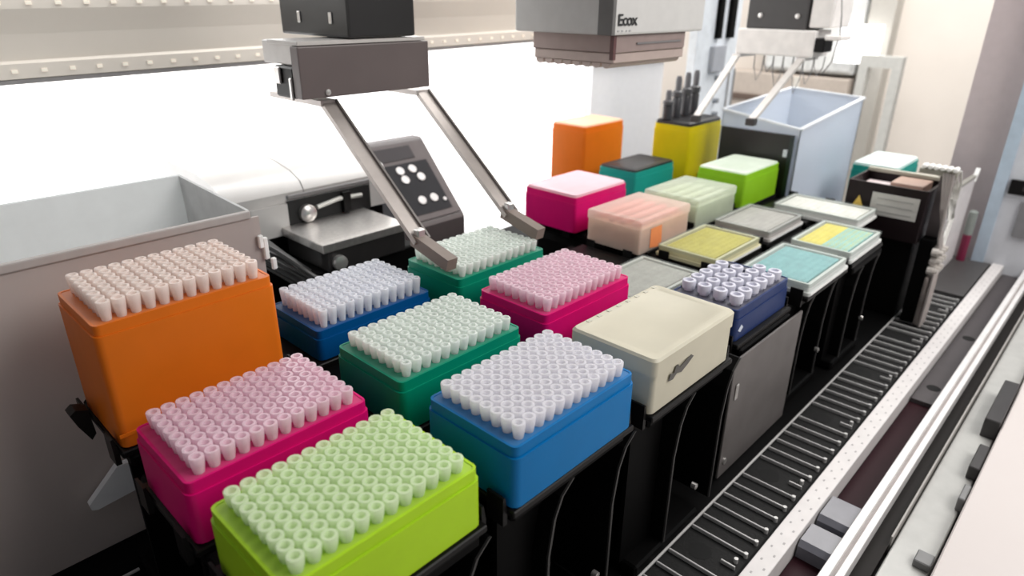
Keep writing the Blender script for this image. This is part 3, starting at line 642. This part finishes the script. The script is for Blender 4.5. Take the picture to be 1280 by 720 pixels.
MB().box(1.0, 1.5, .4, .9, -2.6, 0).build('guide_post', mat('brown_red', (.12, .05, .05), .4), mh)
MB().box(5.5, 15, .35, .5, -1.1, -.9).build('side_seam', mat('seam_grey', (.2, .19, .19)), mh)
cu = bpy.data.curves.new('lettering', 'FONT'); cu.body = 'Ecox'; cu.size = 1.95*S; cu.extrude = .02*S; cu.offset = .0003; cu.space_character = .92
cu.materials.append(mat('letter_black', (.02, .02, .02), .5))
tx = bpy.data.objects.new('lettering', cu); C.objects.link(tx); tx.parent = mh; tx.location = (.8*S, -.09*S, 1.0*S); tx.rotation_euler = (math.pi/2, 0, 0); tx.scale = (1.02, .85, 1)
bpy.context.view_layer.update()
tm = bpy.data.meshes.new_from_object(tx.evaluated_get(bpy.context.evaluated_depsgraph_get()))
t2 = bpy.data.objects.new('letters', tm); C.objects.link(t2); t2.parent = mh; t2.location = tx.location; t2.rotation_euler = tx.rotation_euler; t2.scale = tx.scale
bpy.data.objects.remove(tx); t2['label'] = 'dark lettering on the white face'
for a, b_ in ((.9, 1.3), (1.7, 2.0), (2.5, 2.8), (3.1, 3.5)):
    MB().box(a, b_, -.05, 0.0, .35, .5).build('small_print', mat('print_grey', (.4, .4, .4)), mh)
ur = thing('upright_rails', 'pair of slim black vertical rails beside the pipetting head', 'rails', (143.6, 75, 0))
MB().box(.6, 2.4, 0, 1.0, 38, 80, .1).build('rail', BLACK, ur); MB().box(5.9, 8.2, 0, 1.0, 38, 80, .1).build('rail', BLACK, ur)
MB().box(-6.6, 12.5, 1.0, 3.0, 0, 80, .2).build('mast', mat('mast_blue', (.82, .87, .92), .4), ur)
MB().box(-.6, 5, -.2, 1.0, 31, 36.5, .2).build('rail_block', mat('rail_block_grey', (.40, .42, .46), .4), ur)
for z_ in (18.5, 21.5, 24.5, 29.5): MB().lathe([(.01, -.2), (.55, -.15), (.55, 1.0)], 3.6+.07*(30-z_), 0, z_, 10, 'y').build('bolt', mat('bolt_grey', (.25, .27, .30), .4), ur)
for x_ in (9.6, 12.2): MB().tube([(x_, .7, 14), (x_, .7, 31)], .2, 6).build('wire', mat('wire_grey', (.3, .3, .3)), ur)

# ================================================================== tall bin on the right
tb = thing('tall_bin', 'tall pale blue-white translucent bin behind the light green box', 'bin', (113.6, 42.2, 0))
PB = mat('bin_pale', (.80, .85, .92), .4, trans=.4, noise=.02, scale=8)
A = [(0, 0, .1), (28.5, 0, .1), (28.5, 14, .1), (0, 14, .1)]; B_ = [(-.3, 0, 26.4), (28.8, 0, 28.8), (28.8, 14, 29.5), (-.3, 14, 28.2)]
def wall(p, q, pt_, qt, off, name, m=PB):
    o = Vector(off); P = [Vector(v) for v in (p, q, qt, pt_)]; Q = [v+o for v in P]
    return MB().verts_faces(P+Q, [(0, 1, 2, 3), (7, 6, 5, 4), (0, 4, 5, 1), (1, 5, 6, 2), (2, 6, 7, 3), (3, 7, 4, 0)]).build(name, m, tb)
wall(A[0], A[1], B_[0], B_[1], (0, .3, 0), 'front_wall'); wall(A[3], A[2], B_[3], B_[2], (0, -.3, 0), 'back_wall')
wall(A[0], A[3], B_[0], B_[3], (.3, 0, 0), 'side_wall'); wall(A[1], A[2], B_[1], B_[2], (-.3, 0, 0), 'side_wall')
b = MB()
for i in range(4):
    b.bar(B_[i], B_[(i+1) % 4], .7, .35, (0, 0, 1) if 0 else ((0, 1, 0) if i in (0, 2) else (1, 0, 0)))
b.build('rim', mat('rim_white', (.85, .88, .92), .35, trans=.2), tb)
bp_ = thing('black_panel', 'black upright panel on the end of the tall bin, behind the light green box', 'panel', (112.6, 42.8, 0))
MB().box(0, .5, 0, 13, .1, 25.4, .05, 1).build('panel_sheet', mat('panel_black', (.012, .012, .010), .4), bp_)
MB().box(-.3, 0, -.2, .5, 15, 25.2, .05, 1).build('panel_edge', mat('edge_black', (.01, .02, .02), .4), bp_)
MB().box(-.35, 0, 0.6, 1.3, 21.8, 23.0, .05).build('panel_clip', mat('clip_pale', (.6, .65, .68)), bp_)

# ================================================================== wash station and tubing
ws = thing('wash_station', 'black open-topped station with a white label and yellow warning triangle', 'station', (110, 21.1, 0))
b = MB(); open_box(b, 0, 9.0, 0, 11.2, 12.6, 20.6, .35, .2, 1.5); b.build('housing', mat('station_black', (.010, .005, .006), .45, spec=.25), ws)
MB().box(.8, 8.2, .6, 10.6, .1, 12.55, .1).build('pedestal', BLACK, ws)
MB().box(-.1, 0, .9, 7.4, 15.9, 19.3, 0).build('paper_label', mat('label_grey', (.52, .51, .48), .5), ws, label='white printed label')
for z_ in (16.4, 17.4, 18.4): MB().box(-.14, -.1, 1.6, 6.6, z_, z_+.22).build('label_line', mat('label_line', (.36, .36, .34)), ws)
MB().prism([(8.1, 16.0), (10.3, 16.0), (9.2, 18.4)], 'x', -.12, -.02).build('warning_triangle', mat('warn_yellow', (.75, .52, .10), .5), ws, label='yellow warning triangle')
MB().box(.8, 8.2, .8, 10.4, 18.4, 19.3, .1).build('inner_tray', mat('tray_pinkwhite', (.72, .62, .62), .5), ws, label='pale tray inside')
MB().box(2.6, 8.0, 1.4, 6.0, 19.3, 20.6, .2).build('inner_block', mat('block_tan', (.36, .24, .19), .5), ws, label='tan block inside')
MB().box(8.1, 9.1, .0, 11.0, 20.62, 21.2, .1).build('top_rail', mat('rail_olive', (.35, .34, .28), .4), ws)
mf = thing('tube_manifold', 'grey hose manifold with white fittings and clear tubes at the far end of the deck', 'manifold', (109.6, 18.4, 0))
MB().box(.6, 4.6, .5, 2.4, .1, 13.6, .2).build('manifold_body', BLACK, mf)
MB().box(.2, 2.6, -.2, .45, .1, 8.0, .3).build('hose_bundle', mat('hose_grey', (.30, .26, .24), .5, noise=.4, scale=40), mf, label='grey-brown hose bundle')
for k in range(5):
    MB().tube([(-.2+.6*k, -.6, .3), (-.1+.52*k, -.7, 4), (.4+.5*k, -.6, 8.8)], .24, 6).build('hose', mat('hose_pale', (.46, .41, .39), .45), mf, smooth=True)
FIT = mat('fitting_white', (.60, .56, .52), .4)
for i in range(3):
    for j in range(3):
        MB().lathe([(.01, -.9), (.4, -.9), (.4, -.3), (.62, -.3), (.62, .5), (.35, .5)], .9+i*1.45+.3*(j % 2), 0, 9.0+j*1.45, 10, 'y').build('fitting', FIT, mf, smooth=True)
TUB = mat('tube_clear', (.78, .77, .73), .25, clear=.25)
for k in range(6):
    y = .6+k*.8
    MB().tube([(3.2, y, 23.6), (5.4, y-.2, 23.2), (7.6, y*.6, 21.2), (9.0-.3*k, .6+.15*k, 18.3), (8.4-.5*k, .3, 15.5), (5.4-.6*k, .0, 12.6), (3.6-.5*k, -.3, 11.2)], .17, 7).build('clear_tube', TUB, mf, smooth=True)
    MB().lathe([(.01, -1.0), (.3, -.9), (.4, 0), (.3, .9), (.01, 1.0)], 3.0, y, 23.8, 9, 'x').build('tube_peg', mat('peg_white', (.86, .85, .82), .35), mf, smooth=True)
for k in range(4):
    MB().tube([(2.4, .7+.4*k, 23.2), (1.6, .4+.2*k, 18.5), (1.0+.5*k, .1, 14.0), (1.2+.5*k, -.2, 12)], .22, 7).build('clear_tube', mat('tube_dim', (.42, .38, .36), .3, clear=.2), mf, smooth=True)
MB().box(2.6, 4.0, .6, 2.3, 13.6, 22.7, .1).build('peg_post', mat('peg_bar_grey', (.12, .10, .10), .4), mf)
MB().box(2.6, 4.2, .3, 5.2, 22.7, 23.4, .1).build('peg_bar', mat('peg_bar_olive', (.32, .31, .26), .4), mf)
cp = thing('splash_guard', 'pale grey upright panel leaning right of the clear tubes', 'panel', (130.6, 21.6, 0))
MB().prism([(0, .1), (16.8, .1), (17.2, 16.2), (.9, 16.6)], 'y', 0, .5).build('panel_sheet', mat('panel_pale', (.86, .83, .83), .4, trans=.35), cp)
MB().bar((.9, .25, 16.7), (17.2, .25, 16.3), .7, .5, (0, 1, 0)).build('panel_top', mat('olive_edge', (.28, .27, .24), .5), cp)
MB().bar((16.2, .1, 15.4), (17.7, .1, 17.6), .7, .5, (0, 1, 0)).build('panel_corner', mat('gloss_white', (.9, .9, .9)), cp)
bo = thing('reagent_bottle', 'small bottle with a grey top and dark red lower half beside the end column', 'bottle', (147.8, 20.4, 0.02))
MB().lathe([(.01, 0), (.75, 0), (.75, 5.2)], n=12).build('bottle_body', mat('dark_red', (.20, .01, .05), .4), bo, smooth=True)
MB().lathe([(.75, 5.2), (.78, 6.2), (.78, 9.6), (.4, 9.9), (.01, 9.9)], n=12).build('bottle_top', mat('greenish_grey', (.26, .29, .27), .4), bo, smooth=True)
lidbox('teal box with a white lid behind the black station', 'teal', 132, 33.2, 15.2, 12.6, 7.4, 4.4, (.86, .95, .93), 'mint', thick=.6)
t = thing('rack_carrier', 'black stand under the far teal box', 'carrier', (132, 33.2, 0), 'black rack carriers standing on the deck')
MB().box(-5.5, 5.5, -3.4, 3.4, 0.1, 1.2, .1).build('foot', BLACK, t); MB().box(-6, 6, -3.6, 3.6, 14.2, 15.15, .1).build('bed', BLACK, t)
MB().box(-4.8, -4.4, -3.2, 3.2, 1.2, 14.2).build('web', BLACK, t); MB().box(4.4, 4.8, -3.2, 3.2, 1.2, 14.2).build('web', BLACK, t)
